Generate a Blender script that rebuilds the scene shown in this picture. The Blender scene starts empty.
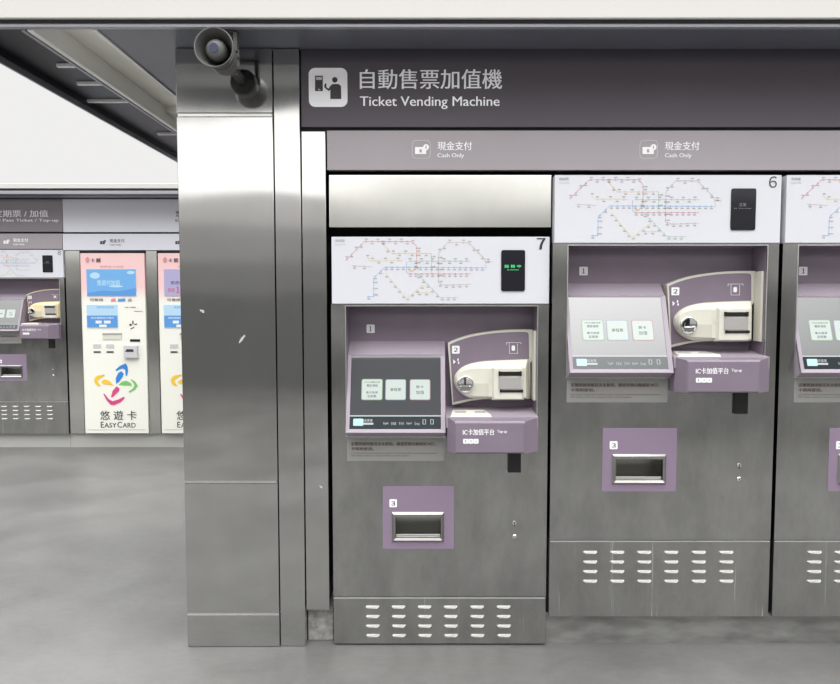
import bpy, bmesh, math, random
from mathutils import Vector
random.seed(4)
C = bpy.context.scene.collection
PI = math.pi
# ------------------------------------------------------------------ camera
H = 1.521; FPX = 670.0; VPX = 428.0; PITCH = math.atan(39.0/FPX)
W_, H_ = 840, 684
cd = bpy.data.cameras.new('camera'); cam = bpy.data.objects.new('camera', cd); C.objects.link(cam)
cam.location = (0, 0, H); cam.rotation_euler = (PI/2-PITCH, 0, 0)
cd.sensor_width = 36; cd.lens = FPX/W_*36; cd.shift_x = (W_/2-VPX)/W_; cd.clip_end = 200
bpy.context.scene.camera = cam
vs = bpy.context.scene.view_settings
bpy.context.scene.display_settings.display_device = 'sRGB'
vs.view_transform = 'Standard'; vs.look = 'None'; vs.gamma = 1; vs.use_curve_mapping = False; vs.exposure = 0.0

def P(px, py, Y):
    """point of the plane at distance Y that the photograph shows at (px,py)"""
    a = (px-VPX)/FPX; b = -(py-H_/2)/FPX
    d = Vector((a, math.cos(PITCH)+b*math.sin(PITCH), -math.sin(PITCH)+b*math.cos(PITCH)))
    t = Y/d.y
    return Vector((d.x*t, Y, H+d.z*t))

# ------------------------------------------------------------------ materials
def mat(name, col, rough=.5, metal=0., emit=0., ecol=None, spec=.5, ior=None, coat=0.):
    m = bpy.data.materials.new(name); m.use_nodes = True
    b = m.node_tree.nodes['Principled BSDF']
    b.inputs['Base Color'].default_value = (*col, 1); b.inputs['Roughness'].default_value = rough
    b.inputs['Metallic'].default_value = metal; b.inputs['Specular IOR Level'].default_value = spec
    if ior: b.inputs['IOR'].default_value = ior
    if coat: b.inputs['Coat Weight'].default_value = coat; b.inputs['Coat Roughness'].default_value = .1
    if emit:
        b.inputs['Emission Color'].default_value = (*(ecol or col), 1); b.inputs['Emission Strength'].default_value = emit
    return m
def nodes(m): return m.node_tree.nodes, m.node_tree.links, m.node_tree.nodes['Principled BSDF']
def noise_tex(m, scale, vec_scale=(1,1,1), detail=3, rough=.5, dist=0.):
    N, L, b = nodes(m)
    g = N.new('ShaderNodeNewGeometry'); mp = N.new('ShaderNodeMapping'); mp.inputs['Scale'].default_value = vec_scale
    n = N.new('ShaderNodeTexNoise'); n.inputs['Scale'].default_value = scale; n.inputs['Detail'].default_value = detail
    n.inputs['Roughness'].default_value = rough; n.inputs['Distortion'].default_value = dist
    L.new(g.outputs['Position'], mp.inputs['Vector']); L.new(mp.outputs['Vector'], n.inputs['Vector'])
    return n
def ramp(m, src, stops):
    N, L, b = nodes(m)
    r = N.new('ShaderNodeValToRGB'); e = r.color_ramp.elements
    while len(e) < len(stops): e.new(.5)
    for i, (p, c) in enumerate(stops):
        e[i].position = p; e[i].color = (c, c, c, 1) if isinstance(c, (int, float)) else (*c, 1)
    L.new(src, r.inputs['Fac']); return r.outputs['Color']
def mottle(m, base, amount=.06, scale=5, vec=(1,1,1)):
    N, L, b = nodes(m)
    n = noise_tex(m, scale, vec, 4)
    c = ramp(m, n.outputs['Fac'], [(.3, tuple(x*(1-amount) for x in base)), (.7, tuple(min(1, x*(1+amount)) for x in base))])
    L.new(c, b.inputs['Base Color'])
def steel(name, base, r0, r1, wav=.02, brush=(60,60,1.2), bs=.02, smudge=.10):
    m = mat(name, base, r0, 1.0); N, L, b = nodes(m)
    big = noise_tex(m, 1.6, (1,1,1.5), 3)
    L.new(ramp(m, big.outputs['Fac'], [(.3, r0), (.7, r1)]), b.inputs['Roughness'])
    n2 = noise_tex(m, 6, (1.4,1,.6), 7, .7)
    c = ramp(m, n2.outputs['Fac'], [(.3, tuple(x*(1-smudge) for x in base)), (.8, base)])
    L.new(c, b.inputs['Base Color'])
    w = noise_tex(m, 1.1, (1,1,2.2), 1); g = noise_tex(m, 3, brush, 2)
    b1 = N.new('ShaderNodeBump'); b1.inputs['Distance'].default_value = wav; b1.inputs['Strength'].default_value = .5
    L.new(w.outputs['Fac'], b1.inputs['Height'])
    b2 = N.new('ShaderNodeBump'); b2.inputs['Distance'].default_value = .0004; b2.inputs['Strength'].default_value = bs
    L.new(g.outputs['Fac'], b2.inputs['Height']); L.new(b1.outputs['Normal'], b2.inputs['Normal'])
    L.new(b2.outputs['Normal'], b.inputs['Normal'])
    return m
STEEL = steel('brushed_steel_pillar', (.55,.55,.54), .06, .10, .007, bs=.008)
STEEL_M = steel('brushed_steel_machine', (.52,.52,.51), .13, .26, .03, smudge=.34)
STEEL_F = steel('brushed_steel_filler', (.58,.58,.555), .11, .17, .006)
STEEL_W = steel('worn_steel', (.47,.47,.455), .26, .40, .016, smudge=.30)
N, L, b = nodes(STEEL_W); sc_ = noise_tex(STEEL_W, 3, (22,22,.5), 4, .7)
mxs = N.new('ShaderNodeMix'); mxs.data_type = 'RGBA'; src_ = b.inputs['Base Color'].links[0].from_socket
L.new(ramp(STEEL_W, sc_.outputs['Fac'], [(.64, 0.), (.72, .8)]), mxs.inputs['Factor']); L.new(src_, mxs.inputs[6]); mxs.inputs[7].default_value = (.85,.85,.83,1)
L.new(mxs.outputs[2], b.inputs['Base Color'])
RIM = mat('steel_edge', (.75,.75,.73), .3, 1.0)
LOUV = mat('louver_steel', (.32,.32,.30), .45, .5)
CHROME = mat('chrome', (.85,.85,.84), .08, 1.0)
DSTEEL = mat('dark_cavity_steel', (.35,.35,.33), .3, 1.0)
BLACK = mat('black_gap', (.006,.006,.007), .6)
BLKP = mat('black_plastic', (.012,.012,.014), .3)
WHITE = mat('white_printed_panel', (.66,.67,.72), .25)
SIGNP = mat('purple_grey_sign', (.078,.068,.083), .2, spec=.35); mottle(SIGNP, (.078,.068,.083), .03, 2)
SIGNB = mat('background_purple_grey_sign', (.22,.195,.22), .25)
BANDP = mat('pale_purple_grey_band', (.335,.305,.33), .22); mottle(BANDP, (.335,.305,.33), .03, 2)
PURP = mat('purple_plastic', (.212,.170,.220), .38); mottle(PURP, (.212,.170,.220), .04, 9)
PURL = mat('pale_lit_purple_plastic', (.345,.300,.355), .35)  # pale frames; also puts the brightness of upturned ledges into the colour
PURC = mat('purple_sticker', (.245,.185,.262), .4)
CREAM = mat('cream_plastic', (.66,.65,.57), .35)
CREAMY = mat('yellowish_cream_plastic', (.80,.68,.42), .35)  # yellower cream for the distant machine
CREAMG = mat('grey_cream_plastic', (.56,.55,.48), .4)
GREYP = mat('grey_plastic', (.36,.35,.34), .4)
LET = mat('white_lettering', (.92,.92,.94), .5)
LETG = mat('grey_lettering', (.55,.55,.57), .5)
INK = mat('dark_ink', (.03,.03,.035), .5)
INKB = mat('brown_ink', (.07,.045,.04), .6)
STICK = mat('grey_film_sticker', (.23,.23,.22), .5)
SOFF = mat('grey_soffit', (.13,.135,.165), .35); mottle(SOFF, (.13,.135,.165), .08, 3)
SOFD = mat('black_soffit_tray', (.02,.021,.03), .4); mottle(SOFD, (.02,.021,.03), .2, 6)
TRIMG = mat('grey_aluminium_trim', (.36,.36,.40), .35, .3)
FASC = mat('white_fascia', (.60,.585,.565), .5)
CHAN = mat('galvanised_channel', (.88,.88,.80), .4); mottle(CHAN, (.88,.87,.79), .12, 5, (1,.4,1))
CHANR = mat('channel_rim', (.93,.92,.90), .35)
CONC = mat('dusty_concrete', (.27,.265,.25), .9); mottle(CONC, (.27,.265,.25), .35, 40)
PLIN = mat('grey_plinth', (.30,.30,.29), .35, .6); mottle(PLIN, (.30,.30,.29), .25, 8, (1,1,3))
PLINL = mat('pale_plinth', (.42,.42,.40), .4)
HORN = mat('grey_horn_enamel', (.10,.10,.097), .4)
HORNB = mat('blue_badge', (.03,.04,.09), .4)
GREEN = mat('green_led', (.05,.5,.15), .5, emit=.9, ecol=(.08,.75,.25))
DIMLED = mat('dim_led', (.25,.28,.27), .5)
GLASSD = mat('display_window', (.016,.016,.022), .08, spec=.25)
SCR = mat('screen_glass', (.035,.037,.04), .025, ior=2.55, emit=.05, ecol=(.8,.85,.9))
SCRB = mat('screen_bar', (.015,.02,.025), .025, ior=1.9, emit=.03, ecol=(.6,.75,.8))
BTN = mat('lit_button', (.2,.22,.21), .1, emit=.50, ecol=(.86,.98,.92))
BTNG = mat('lit_button_green_edge', (.1,.15,.1), .1, emit=.45, ecol=(.55,.75,.5))
BTNB = mat('lit_button_blue_edge', (.1,.12,.15), .1, emit=.45, ecol=(.6,.72,.85))
BTNR = mat('lit_button_red_edge', (.15,.1,.1), .1, emit=.45, ecol=(.8,.5,.5))
CYAN = mat('lit_cyan', (.2,.3,.32), .1, emit=.6, ecol=(.62,.88,.95))
UI = mat('lit_ui_text', (.2,.2,.2), .1, emit=.5, ecol=(.8,.9,.9))
def light_mat(name, col, e): return mat(name, (.05,.05,.05), .3, emit=e, ecol=col)
SKYB = light_mat('lit_blue_screen', (.13,.42,.80), .95); PALEB = light_mat('lit_pale_blue', (.50,.75,.95), .9)
DEEPB = light_mat('lit_deep_blue', (.07,.30,.72), .95); WLIT = light_mat('lit_white', (.9,.95,1), .9)
LILAC = light_mat('lit_lilac', (.50,.45,.75), .8); REDL = light_mat('lit_red', (.75,.05,.08), .7)
YELL = mat('yellow_ink', (.85,.55,.03), .5); PINK = mat('magenta_ink', (.62,.06,.22), .5)
BLUE = mat('blue_ink', (.03,.22,.62), .5); GRN = mat('green_ink', (.18,.52,.12), .5)
M_RED = mat('map_red', (.66,.28,.30), .5); M_BLU = mat('map_blue', (.26,.44,.70), .5); M_GRN = mat('map_green', (.35,.58,.45), .5)
M_ORG = mat('map_orange', (.82,.52,.32), .5); M_BRN = mat('map_brown', (.50,.46,.42), .5); M_YEL = mat('map_yellow', (.72,.66,.36), .5)
M_GRY = mat('map_ink', (.36,.36,.38), .5)
# white wrap that is printed pink at its top
WRAP = mat('white_wrap_pink_top', (.84,.84,.78), .3)
N, L, b = nodes(WRAP)
tc = N.new('ShaderNodeTexCoord'); sp = N.new('ShaderNodeSeparateXYZ'); L.new(tc.outputs['Object'], sp.inputs[0])
nz = N.new('ShaderNodeTexNoise'); nz.inputs['Scale'].default_value = 5; L.new(tc.outputs['Object'], nz.inputs['Vector'])
ad = N.new('ShaderNodeMath'); ad.operation = 'MULTIPLY_ADD'; ad.inputs[1].default_value = .12
L.new(nz.outputs['Fac'], ad.inputs[0]); L.new(sp.outputs['Z'], ad.inputs[2])
rr = N.new('ShaderNodeValToRGB'); L.new(ad.outputs[0], rr.inputs['Fac'])
rr.color_ramp.elements[0].position = .0; rr.color_ramp.elements[1].position = 1
WRAP_RAMP = rr
L.new(rr.outputs['Color'], b.inputs['Base Color'])
# floor
FLOOR = mat('grey_vinyl_floor', (.2,.2,.2), .4, ior=1.6); N, L, b = nodes(FLOOR)
n1 = noise_tex(FLOOR, 1.1, (1,1.2,1), 7, .65, .3); n2 = noise_tex(FLOOR, 30, (.6,1,1), 5, .75)
mx = N.new('ShaderNodeMath'); mx.operation = 'MULTIPLY_ADD'; mx.inputs[1].default_value = .35
L.new(n2.outputs['Fac'], mx.inputs[0]); L.new(n1.outputs['Fac'], mx.inputs[2])
L.new(ramp(FLOOR, mx.outputs[0], [(.54, (.092,.091,.088)), (.82, (.138,.137,.133))]), b.inputs['Base Color'])
L.new(ramp(FLOOR, n1.outputs['Fac'], [(.3, .34), (.7, .42)]), b.inputs['Roughness'])

# ------------------------------------------------------------------ helpers
class MB:
    """collects shapes; build() links them as ONE mesh object"""
    def __init__(s): s.bm = bmesh.new(); s.mi = 0
    def _f(s, vs_, smooth=False):
        try:
            f = s.bm.faces.new(vs_); f.material_index = s.mi; f.smooth = smooth; return f
        except ValueError: return None
    def box(s, a, b, bev=0.):
        x0, x1 = sorted((a[0], b[0])); y0, y1 = sorted((a[1], b[1])); z0, z1 = sorted((a[2], b[2]))
        v = [s.bm.verts.new(p) for p in ((x0,y0,z0),(x1,y0,z0),(x1,y1,z0),(x0,y1,z0),(x0,y0,z1),(x1,y0,z1),(x1,y1,z1),(x0,y1,z1))]
        fs = [s._f([v[i] for i in q]) for q in ((0,1,5,4),(1,2,6,5),(2,3,7,6),(3,0,4,7),(4,5,6,7),(3,2,1,0))]
        if bev > 0:
            es = list({e for f in fs for e in f.edges})
            r = bmesh.ops.bevel(s.bm, geom=es, offset=bev, segments=2, affect='EDGES', profile=.5)
            for f in r['faces']: f.material_index = s.mi
        return s
    def quad(s, pts): s._f([s.bm.verts.new(p) for p in pts]); return s
    def prism(s, pts, y0, y1, smooth=False):
        """outline pts (x,z) counter-clockwise seen from the front, front at y0, back at y1"""
        n = len(pts)
        A = [s.bm.verts.new((p[0], y0, p[1])) for p in pts]; B = [s.bm.verts.new((p[0], y1, p[1])) for p in pts]
        s._f(A); s._f(B[::-1])
        for i in range(n): s._f([A[i], B[i], B[(i+1) % n], A[(i+1) % n]], smooth)
        return s
    def loft(s, rings, cap0=True, cap1=True, smooth=False):
        R = [[s.bm.verts.new(p) for p in r] for r in rings]; n = len(R[0])
        for k in range(len(R)-1):
            for i in range(n): s._f([R[k][i], R[k+1][i], R[k+1][(i+1) % n], R[k][(i+1) % n]], smooth)
        if cap0: s._f(R[0])
        if cap1: s._f(R[-1][::-1])
        return s
    def ring(s, outer, inner, y0, y1):
        """frame between two outlines with the same number of points"""
        n = len(outer)
        O0 = [s.bm.verts.new((p[0], y0, p[1])) for p in outer]; O1 = [s.bm.verts.new((p[0], y1, p[1])) for p in outer]
        I0 = [s.bm.verts.new((p[0], y0, p[1])) for p in inner]; I1 = [s.bm.verts.new((p[0], y1, p[1])) for p in inner]
        for i in range(n):
            j = (i+1) % n
            s._f([O0[i], O0[j], I0[j], I0[i]]); s._f([O1[j], O1[i], I1[i], I1[j]])
            s._f([O0[i], O1[i], O1[j], O0[j]]); s._f([I0[j], I1[j], I1[i], I0[i]])
        return s
    def cyl(s, c, r, y0, y1, n=24, rx=None):
        rx = rx or r
        return s.prism([(c[0]+rx*math.cos(2*PI*k/n), c[1]+r*math.sin(2*PI*k/n)) for k in range(n)], y0, y1, True)
    def lathe_y(s, c, prof, n=40, cap=True):
        """profile of (radius, y) turned about the y axis through c=(x,z)"""
        rings = [[(c[0]+r*math.cos(2*PI*k/n), y, c[1]+r*math.sin(2*PI*k/n)) for k in range(n)] for r, y in prof]
        return s.loft(rings, cap, cap, True)
    def text(s, body, x0, x1, z0, z1, y, bold=0., align_w=True):
        vs_, fs_ = text_mesh(body, bold)
        xs = [p[0] for p in vs_]; ys = [p[1] for p in vs_]
        ax, bx_, ay, by = min(xs), max(xs), min(ys), max(ys)
        sz = (z1-z0)/(by-ay); sx = (x1-x0)/(bx_-ax) if align_w else sz
        sh = [0.] if bold <= 0 else [0., -bold, bold]
        for k, o in enumerate(sh):
            V = [s.bm.verts.new((x0+(p[0]-ax)*sx+o*sz, y-k*.00005, z0+(p[1]-ay)*sz)) for p in vs_]
            for f in fs_: s._f([V[i] for i in f])
        return s
    def build(s, name, mats, parent=None, off=(0,0,0), fix=True):
        if fix: bmesh.ops.recalc_face_normals(s.bm, faces=s.bm.faces[:])
        me = bpy.data.meshes.new(name)
        o_ = Vector(off)
        for v in s.bm.verts: v.co -= o_
        s.bm.to_mesh(me); s.bm.free()
        for m in (mats if isinstance(mats, (list, tuple)) else [mats]): me.materials.append(m)
        o = bpy.data.objects.new(name, me); C.objects.link(o)
        if parent: o.parent = parent
        return o
_tc = {}
def glyphs(body):
    if body in _tc: return _tc[body]
    cu = bpy.data.curves.new('t', 'FONT'); cu.body = body; cu.size = 1; cu.resolution_u = 3
    ob = bpy.data.objects.new('t', cu); C.objects.link(ob)
    dg = bpy.context.evaluated_depsgraph_get(); dg.update()
    me = ob.evaluated_get(dg).to_mesh()
    r = ([tuple(v.co) for v in me.vertices], [tuple(p.vertices) for p in me.polygons])
    ob.evaluated_get(dg).to_mesh_clear(); bpy.data.objects.remove(ob); bpy.data.curves.remove(cu)
    _tc[body] = r; return r
def text_mesh(body, bold=0.):
    """bare numerals are set from the sans-serif full-width glyphs"""
    if not body.isdigit(): return glyphs(body)
    V, F, pen, k = [], [], 0., 0
    while k < len(body):
        c = body[k]
        if c == ' ': pen += .27; k += 1; continue
        if 33 <= ord(c) < 127: run = chr(ord(c)+0xFEE0); k += 1; gap = .075
        else:
            j = k
            while j < len(body) and not 32 <= ord(body[j]) < 127: j += 1
            run = body[k:j]; k = j; gap = .09
        v, f = glyphs(run)
        x0 = min(p[0] for p in v); x1 = max(p[0] for p in v); n = len(V)
        V += [(p[0]-x0+pen, p[1]) for p in v]; F += [tuple(i+n for i in q) for q in f]
        pen += x1-x0+gap
    return V, F
def thing(name, loc, label, cat, group=None, kind=None):
    o = bpy.data.objects.new(name, None); C.objects.link(o); o.location = loc; o.empty_display_size = .1
    o['label'] = label; o['category'] = cat
    if group: o['group'] = group
    return o
def tag(o, label, cat): o['label'] = label; o['category'] = cat; return o
def struct(o): o['kind'] = 'structure'; return o
def rrect(x0, x1, z0, z1, r, n=5):
    pts = []
    for cx, cz, a in ((x1-r, z0+r, -PI/2), (x1-r, z1-r, 0), (x0+r, z1-r, PI/2), (x0+r, z0+r, PI)):
        for k in range(n+1):
            t = a+PI/2*k/n; pts.append((cx+r*math.cos(t), cz+r*math.sin(t)))
    return pts
def spline(pts, n=6):
    """Catmull-Rom through open list of points"""
    out = []
    q = [pts[0]]+list(pts)+[pts[-1]]
    for i in range(1, len(q)-2):
        p0, p1, p2, p3 = q[i-1:i+3]
        for k in range(n):
            t = k/n
            out.append(tuple(.5*((2*p1[j])+(-p0[j]+p2[j])*t+(2*p0[j]-5*p1[j]+4*p2[j]-p3[j])*t*t+(-p0[j]+3*p1[j]-3*p2[j]+p3[j])*t**3) for j in (0, 1)))
    out.append(tuple(pts[-1])); return out

# ------------------------------------------------------------------ world and the unseen hall behind the camera, shaped for its reflections
w = bpy.data.worlds.new('World'); bpy.context.scene.world = w; w.use_nodes = True
N = w.node_tree.nodes; L = w.node_tree.links; bg = N['Background']
tc = N.new('ShaderNodeTexCoord'); sx = N.new('ShaderNodeSeparateXYZ'); L.new(tc.outputs['Generated'], sx.inputs[0])
cr = N.new('ShaderNodeValToRGB'); L.new(sx.outputs['Z'], cr.inputs['Fac'])
e = cr.color_ramp.elements
def g(v): return (v, v*.995, v*.985, 1)
SKY_H, SKY_Z = .29, 1.9
e[0].position = 0; e[0].color = g(SKY_H); e[1].position = .40; e[1].color = g(SKY_H)
k = e.new(.52); k.color = g(.75); k = e.new(.76); k.color = g(SKY_Z); k = e.new(1); k.color = g(SKY_Z)
L.new(cr.outputs['Color'], bg.inputs['Color']); bg.inputs['Strength'].default_value = 3.0

fl = MB(); fl.box((-16, -9, -.1), (16, 22, 0)); struct(fl.build('floor', FLOOR))
YO = -6.1
OPPW = mat('opposite_wall_grey', (.13,.13,.127), .6); OPPD = mat('dark_reflection_mass', (.04,.04,.045), .6)
OPPL = light_mat('added_reflection_glow', (1,.985,.96), 2.1)  # glow added for the reflected bright band
struct(MB().box((-13, YO-.3, 0), (13, YO, 1.7)).build('wall_back', OPPW))
for k, (za, zb0, al) in enumerate(((1.701, 2.3, .20), (2.301, 2.85, .32), (2.851, 3.35, .55))):  # unseen bands, paler upward, added to fade the reflection in the steel
    struct(MB().box((-13, YO-.3, za), (13, YO, zb0)).build('trim_%d' % (k+3), mat('reflection_fade_band', (al, al*.99, al*.98), .6)))
struct(MB().box((-13, YO, 5.29), (13, YO+.04, 5.62)).build('trim_6', mat('reflection_strip', (.16,.16,.16), .6)))  # unseen strip added for a paler streak in the pillar's reflection
struct(MB().box((-13, YO-.2, 3.35), (13, YO-.05, 4.85)).build('glow_panel_1', OPPL))  # unseen glowing panel added to put a bright band into the steel
struct(MB().box((-13, YO-.3, 4.85), (13, YO, 6.95)).build('trim_1', OPPD))  # unseen dark mass, shaped for the dark part of pillar and screen reflections
struct(MB().box((-13.3, YO, 0), (-13, 4, 4.2)).build('blocking_wall_left', OPPW)); struct(MB().box((13, YO, 0), (13.3, 4, 4.2)).build('blocking_wall_right', OPPW))  # unseen side walls added to block low light from the sides

# ------------------------------------------------------------------ depths of the front kiosk
YPIL, YF6, YF7, YSGN, YBND = 2.885, 2.875, 2.900, 2.905, 2.915
YBK = 5.4                                    # back of the kiosk
ZS = P(420, 49.5, YSGN).z                    # soffit height
YED = next(y/1000 for y in range(2500, 2900) if P(420, 27, (y-12)/1000).z >= ZS)                                   # front edge of the soffit
XR = 2.72                                    # right end of the kiosk
# dark core behind the machines
xl = P(186, 400, YPIL).x
core = MB().box((xl+.02, YSGN+.05+.22, 0), (XR, YBK, ZS))
core.box((xl+.02, YSGN+.02, P(0,130,YSGN).z), (XR, YSGN+.28, ZS))
struct(core.build('wall_front', BLACK))

# ------------------------------------------------------------------ steel pillar
O = Vector((P(232, 600, YPIL).x, YPIL, 0))
pil = thing('steel_pillar', O, 'wide brushed steel pillar left of the ticket machines, under the horn loudspeaker', 'pillar')
X0 = P(181.2, 342, YPIL).x; X1 = P(276.4, 342, YPIL).x; X2 = P(302.5, 342, YPIL).x
zz = lambda y, Y=YPIL: P(428, y, Y).z
for (ya, yb) in ((44, 112.8), (116.6, 481), (483, 613.2), (614.6, 646.9)):
    z1 = zz(ya) if ya > 45 else ZS-.002; z0 = zz(yb) if yb < 646 else .002
    MB().box((X0, YPIL, z0), (X1-.003, YPIL+.16, z1), .0025).build('front_panel', STEEL, pil, O)
s_ = MB().box((X1+.001, YPIL+.004, .002), (X2-.002, YPIL+.15, ZS-.002), .002); s_.build('side_panel', STEEL, pil, O)
for yb in (114.7, 482, 613.9):
    MB().box((X0+.004, YPIL+.005, zz(yb)-.006), (X1-.006, YPIL+.15, zz(yb)+.006)).build('seam_strip', RIM, pil, O)
X3 = P(327, 342, YSGN).x
MB().box((X2, YSGN+.003, zz(610, YSGN)), (X3, YSGN+.15, zz(131, YSGN)), .002).build('inner_panel', STEEL, pil, O)
cb = MB().box((X2+.001, YSGN+.04, .002), (X3+.01, YSGN+.2, zz(609, YSGN)))
cb.build('concrete_footing', CONC, pil, O)

SCUF = mat('pale_scuff', (.50,.50,.48), .8)
def scuff(px, py, w, h, ang, Y, parent, O):
    c = P(px, py, Y); rnd = random.Random(int(px*7+py)); m = MB(); n = 14; ca, sa = math.cos(ang), math.sin(ang)
    pts = []
    for k in range(n):
        t = 2*PI*k/n; r = .6+.5*rnd.random(); x, z = w/2*r*math.cos(t), h/2*r*math.sin(t)
        pts.append((c.x+x*ca-z*sa, c.z+x*sa+z*ca))
    m.prism(pts, Y-.0004, Y+.001); m.build('scuff_mark', SCUF, parent, O)
scuff(242, 339, .045, .014, .9, YPIL, pil, O); scuff(321, 487, .020, .008, -.7, YSGN+.003, pil, O)
scuff(202, 311, .030, .012, -.5, YPIL, pil, O)

# ------------------------------------------------------------------ signs of the front kiosk
def px_rect(m, x0, x1, y0, y1, Y, t, bev=0.):
    """box whose front face lies at Y between the given photo lines, t deep"""
    xm = (P(x0, (y0+y1)/2, Y).x, P(x1, (y0+y1)/2, Y).x)
    return m.box((xm[0], Y, P(0, y1, Y).z), (xm[1], Y+t, P(0, y0, Y).z), bev)
def px_text(m, s, x0, x1, y0, y1, Y, bold=0.):
    xa = P(x0, (y0+y1)/2, Y).x; xb = P(x1, (y0+y1)/2, Y).x
    return m.text(s, xa, xb, P(0, y1, Y).z, P(0, y0, Y).z, Y, bold)
def px_poly(m, pts, Y, t=.0008):
    q = [P(x, y, Y) for x, y in pts]; return m.prism([(v.x, v.z) for v in q][::-1], Y, Y+t)
O = Vector((P(560, 127, YSGN).x, YSGN, P(560, 127, YSGN).z))
sg = thing('header_sign', O, 'long dark purple-grey header sign lettered Ticket Vending Machine, above the cash only band', 'sign')
MB().box((P(301, 90, YSGN).x, YSGN, zz(127, YSGN)), (XR, YSGN+.03, ZS-.001), .001).build('sign_panel', SIGNP, sg, O)
m = MB(); a = P(309, 107, YSGN); b_ = P(347.3, 68, YSGN)
m.prism(rrect(a.x, b_.x, a.z, b_.z, .027), YSGN-.0015, YSGN)
pic = m.build('pictogram_plate', LET, sg, O)
YI = YSGN-.0025
m = MB()
px_poly(m, [(315,75.7),(322.8,75.7),(322.8,91),(315,91)], YI)
c = P(334.8, 79.8, YI); m.cyl((c.x, c.z), .0115, YI, YI+.0008, 20)
px_poly(m, [(324.3,85),(325.3,83.2),(326.5,84),(326.2,87),(328.5,88.6),(331,85),(333,84),(338.5,84),(341,86),(341.3,99),(330.3,99),(330.3,89.5),(328.8,91),(326.5,89.3),(324.4,87.3)], YI)
m.build('person_pictogram', INK, pic, O)
m = MB(); px_poly(m, [(316,76.9),(321.9,76.9),(321.9,79.9),(316,79.9)], YI-.001); m.build('machine_window', LETG, pic, O)
m = MB(); px_poly(m, [(318,89),(320.2,89),(320.2,89.9),(318,89.9)], YI-.001)
m.build('machine_slot', LETG, pic, O)
YT = YSGN-.001
m = MB(); px_text(m, '自動售票加值機', 360, 502, 69.2, 89, YT, .012); m.build('chinese_lettering', LET, sg, O)
m = MB(); px_text(m, 'Ticket Vending Machine', 360, 499.5, 96.4, 109, YT, .012); m.build('english_lettering', LET, sg, O)

O = Vector((P(560, 170, YBND).x, YBND, P(560, 170, YBND).z))
bd = thing('payment_band', O, 'pale purple-grey band with two cash only notices, directly above the ticket machines', 'sign')
MB().box((P(327, 150, YBND).x, YBND, zz(170, YBND)), (XR, YBND+.03, zz(130.5, YBND)), .001).build('band_panel', BANDP, bd, O)
def cash_notice(x, parent, O, Y, dark=None, s=1., ybase=149.):
    """banknote pictogram and the words for cash payment; x is the notice's left edge"""
    ic, tx = (dark or LET), (dark or LET)
    X = lambda u: x+u*s
    Z = lambda v: ybase+v*s
    m = MB(); a = P(X(0), Z(9.5), Y); b_ = P(X(18.5), Z(-9), Y)
    if not dark:
        w_ = .0022; m.ring(rrect(a.x, b_.x, a.z, b_.z, .018), rrect(a.x+w_, b_.x-w_, a.z+w_, b_.z-w_, .016), Y, Y+.0008)
        m.build('icon_frame', LETG, parent, O)
    m = MB(); px_poly(m, [(X(3),Z(-2)),(X(11),Z(-2)),(X(12),Z(.6)),(X(14.3),Z(1.2)),(X(14.3),Z(5)),(X(3),Z(5))], Y)
    c = P(X(14), Z(-1.8), Y); r = P(X(17), Z(0), Y).x-c.x; m.cyl((c.x, c.z), r, Y, Y+.0008, 16)
    m.build('banknote_icon', ic, parent, O)
    m = MB(); px_poly(m, [(X(7.5),Z(.2)),(X(9.8),Z(.2)),(X(9.8),Z(3.4)),(X(7.5),Z(3.4))], Y-.001); px_poly(m, [(X(13.5),Z(-3.4)),(X(14.5),Z(-3.4)),(X(14.5),Z(-.4)),(X(13.5),Z(-.4))], Y-.001)
    m.build('banknote_mark', GREYP, parent, O)
    m = MB(); px_text(m, '現金支付', X(25.5), X(60), Z(-7.5), Z(1.2), Y, .015); px_text(m, 'Cash Only', X(25.5), X(52), Z(4.2), Z(9.6), Y, .01)
    m.build('notice_lettering', tx, parent, O)
YT = YBND-.001
cash_notice(412, bd, O, YT); cash_notice(639.5, bd, O, YT)

O = P(440, 228, YBND); O.x = P(440, 228, YBND).x
m = MB(); px_rect(m, 329, 551.5, 175, 227.5, YBND, .03, .003)
fp = m.build('filler_panel', STEEL_F, None, O); fp.location = O
tag(fp, 'bright blank steel panel filling the space above ticket machine number 7', 'panel')

# plinth below machines 6 and 5
struct(MB().box((P(546, 620, YF6).x, YF6+.045, .0), (XR, YF6+.24, zz(616, YF6)-.003)).build('baseboard_front', PLIN))

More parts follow.
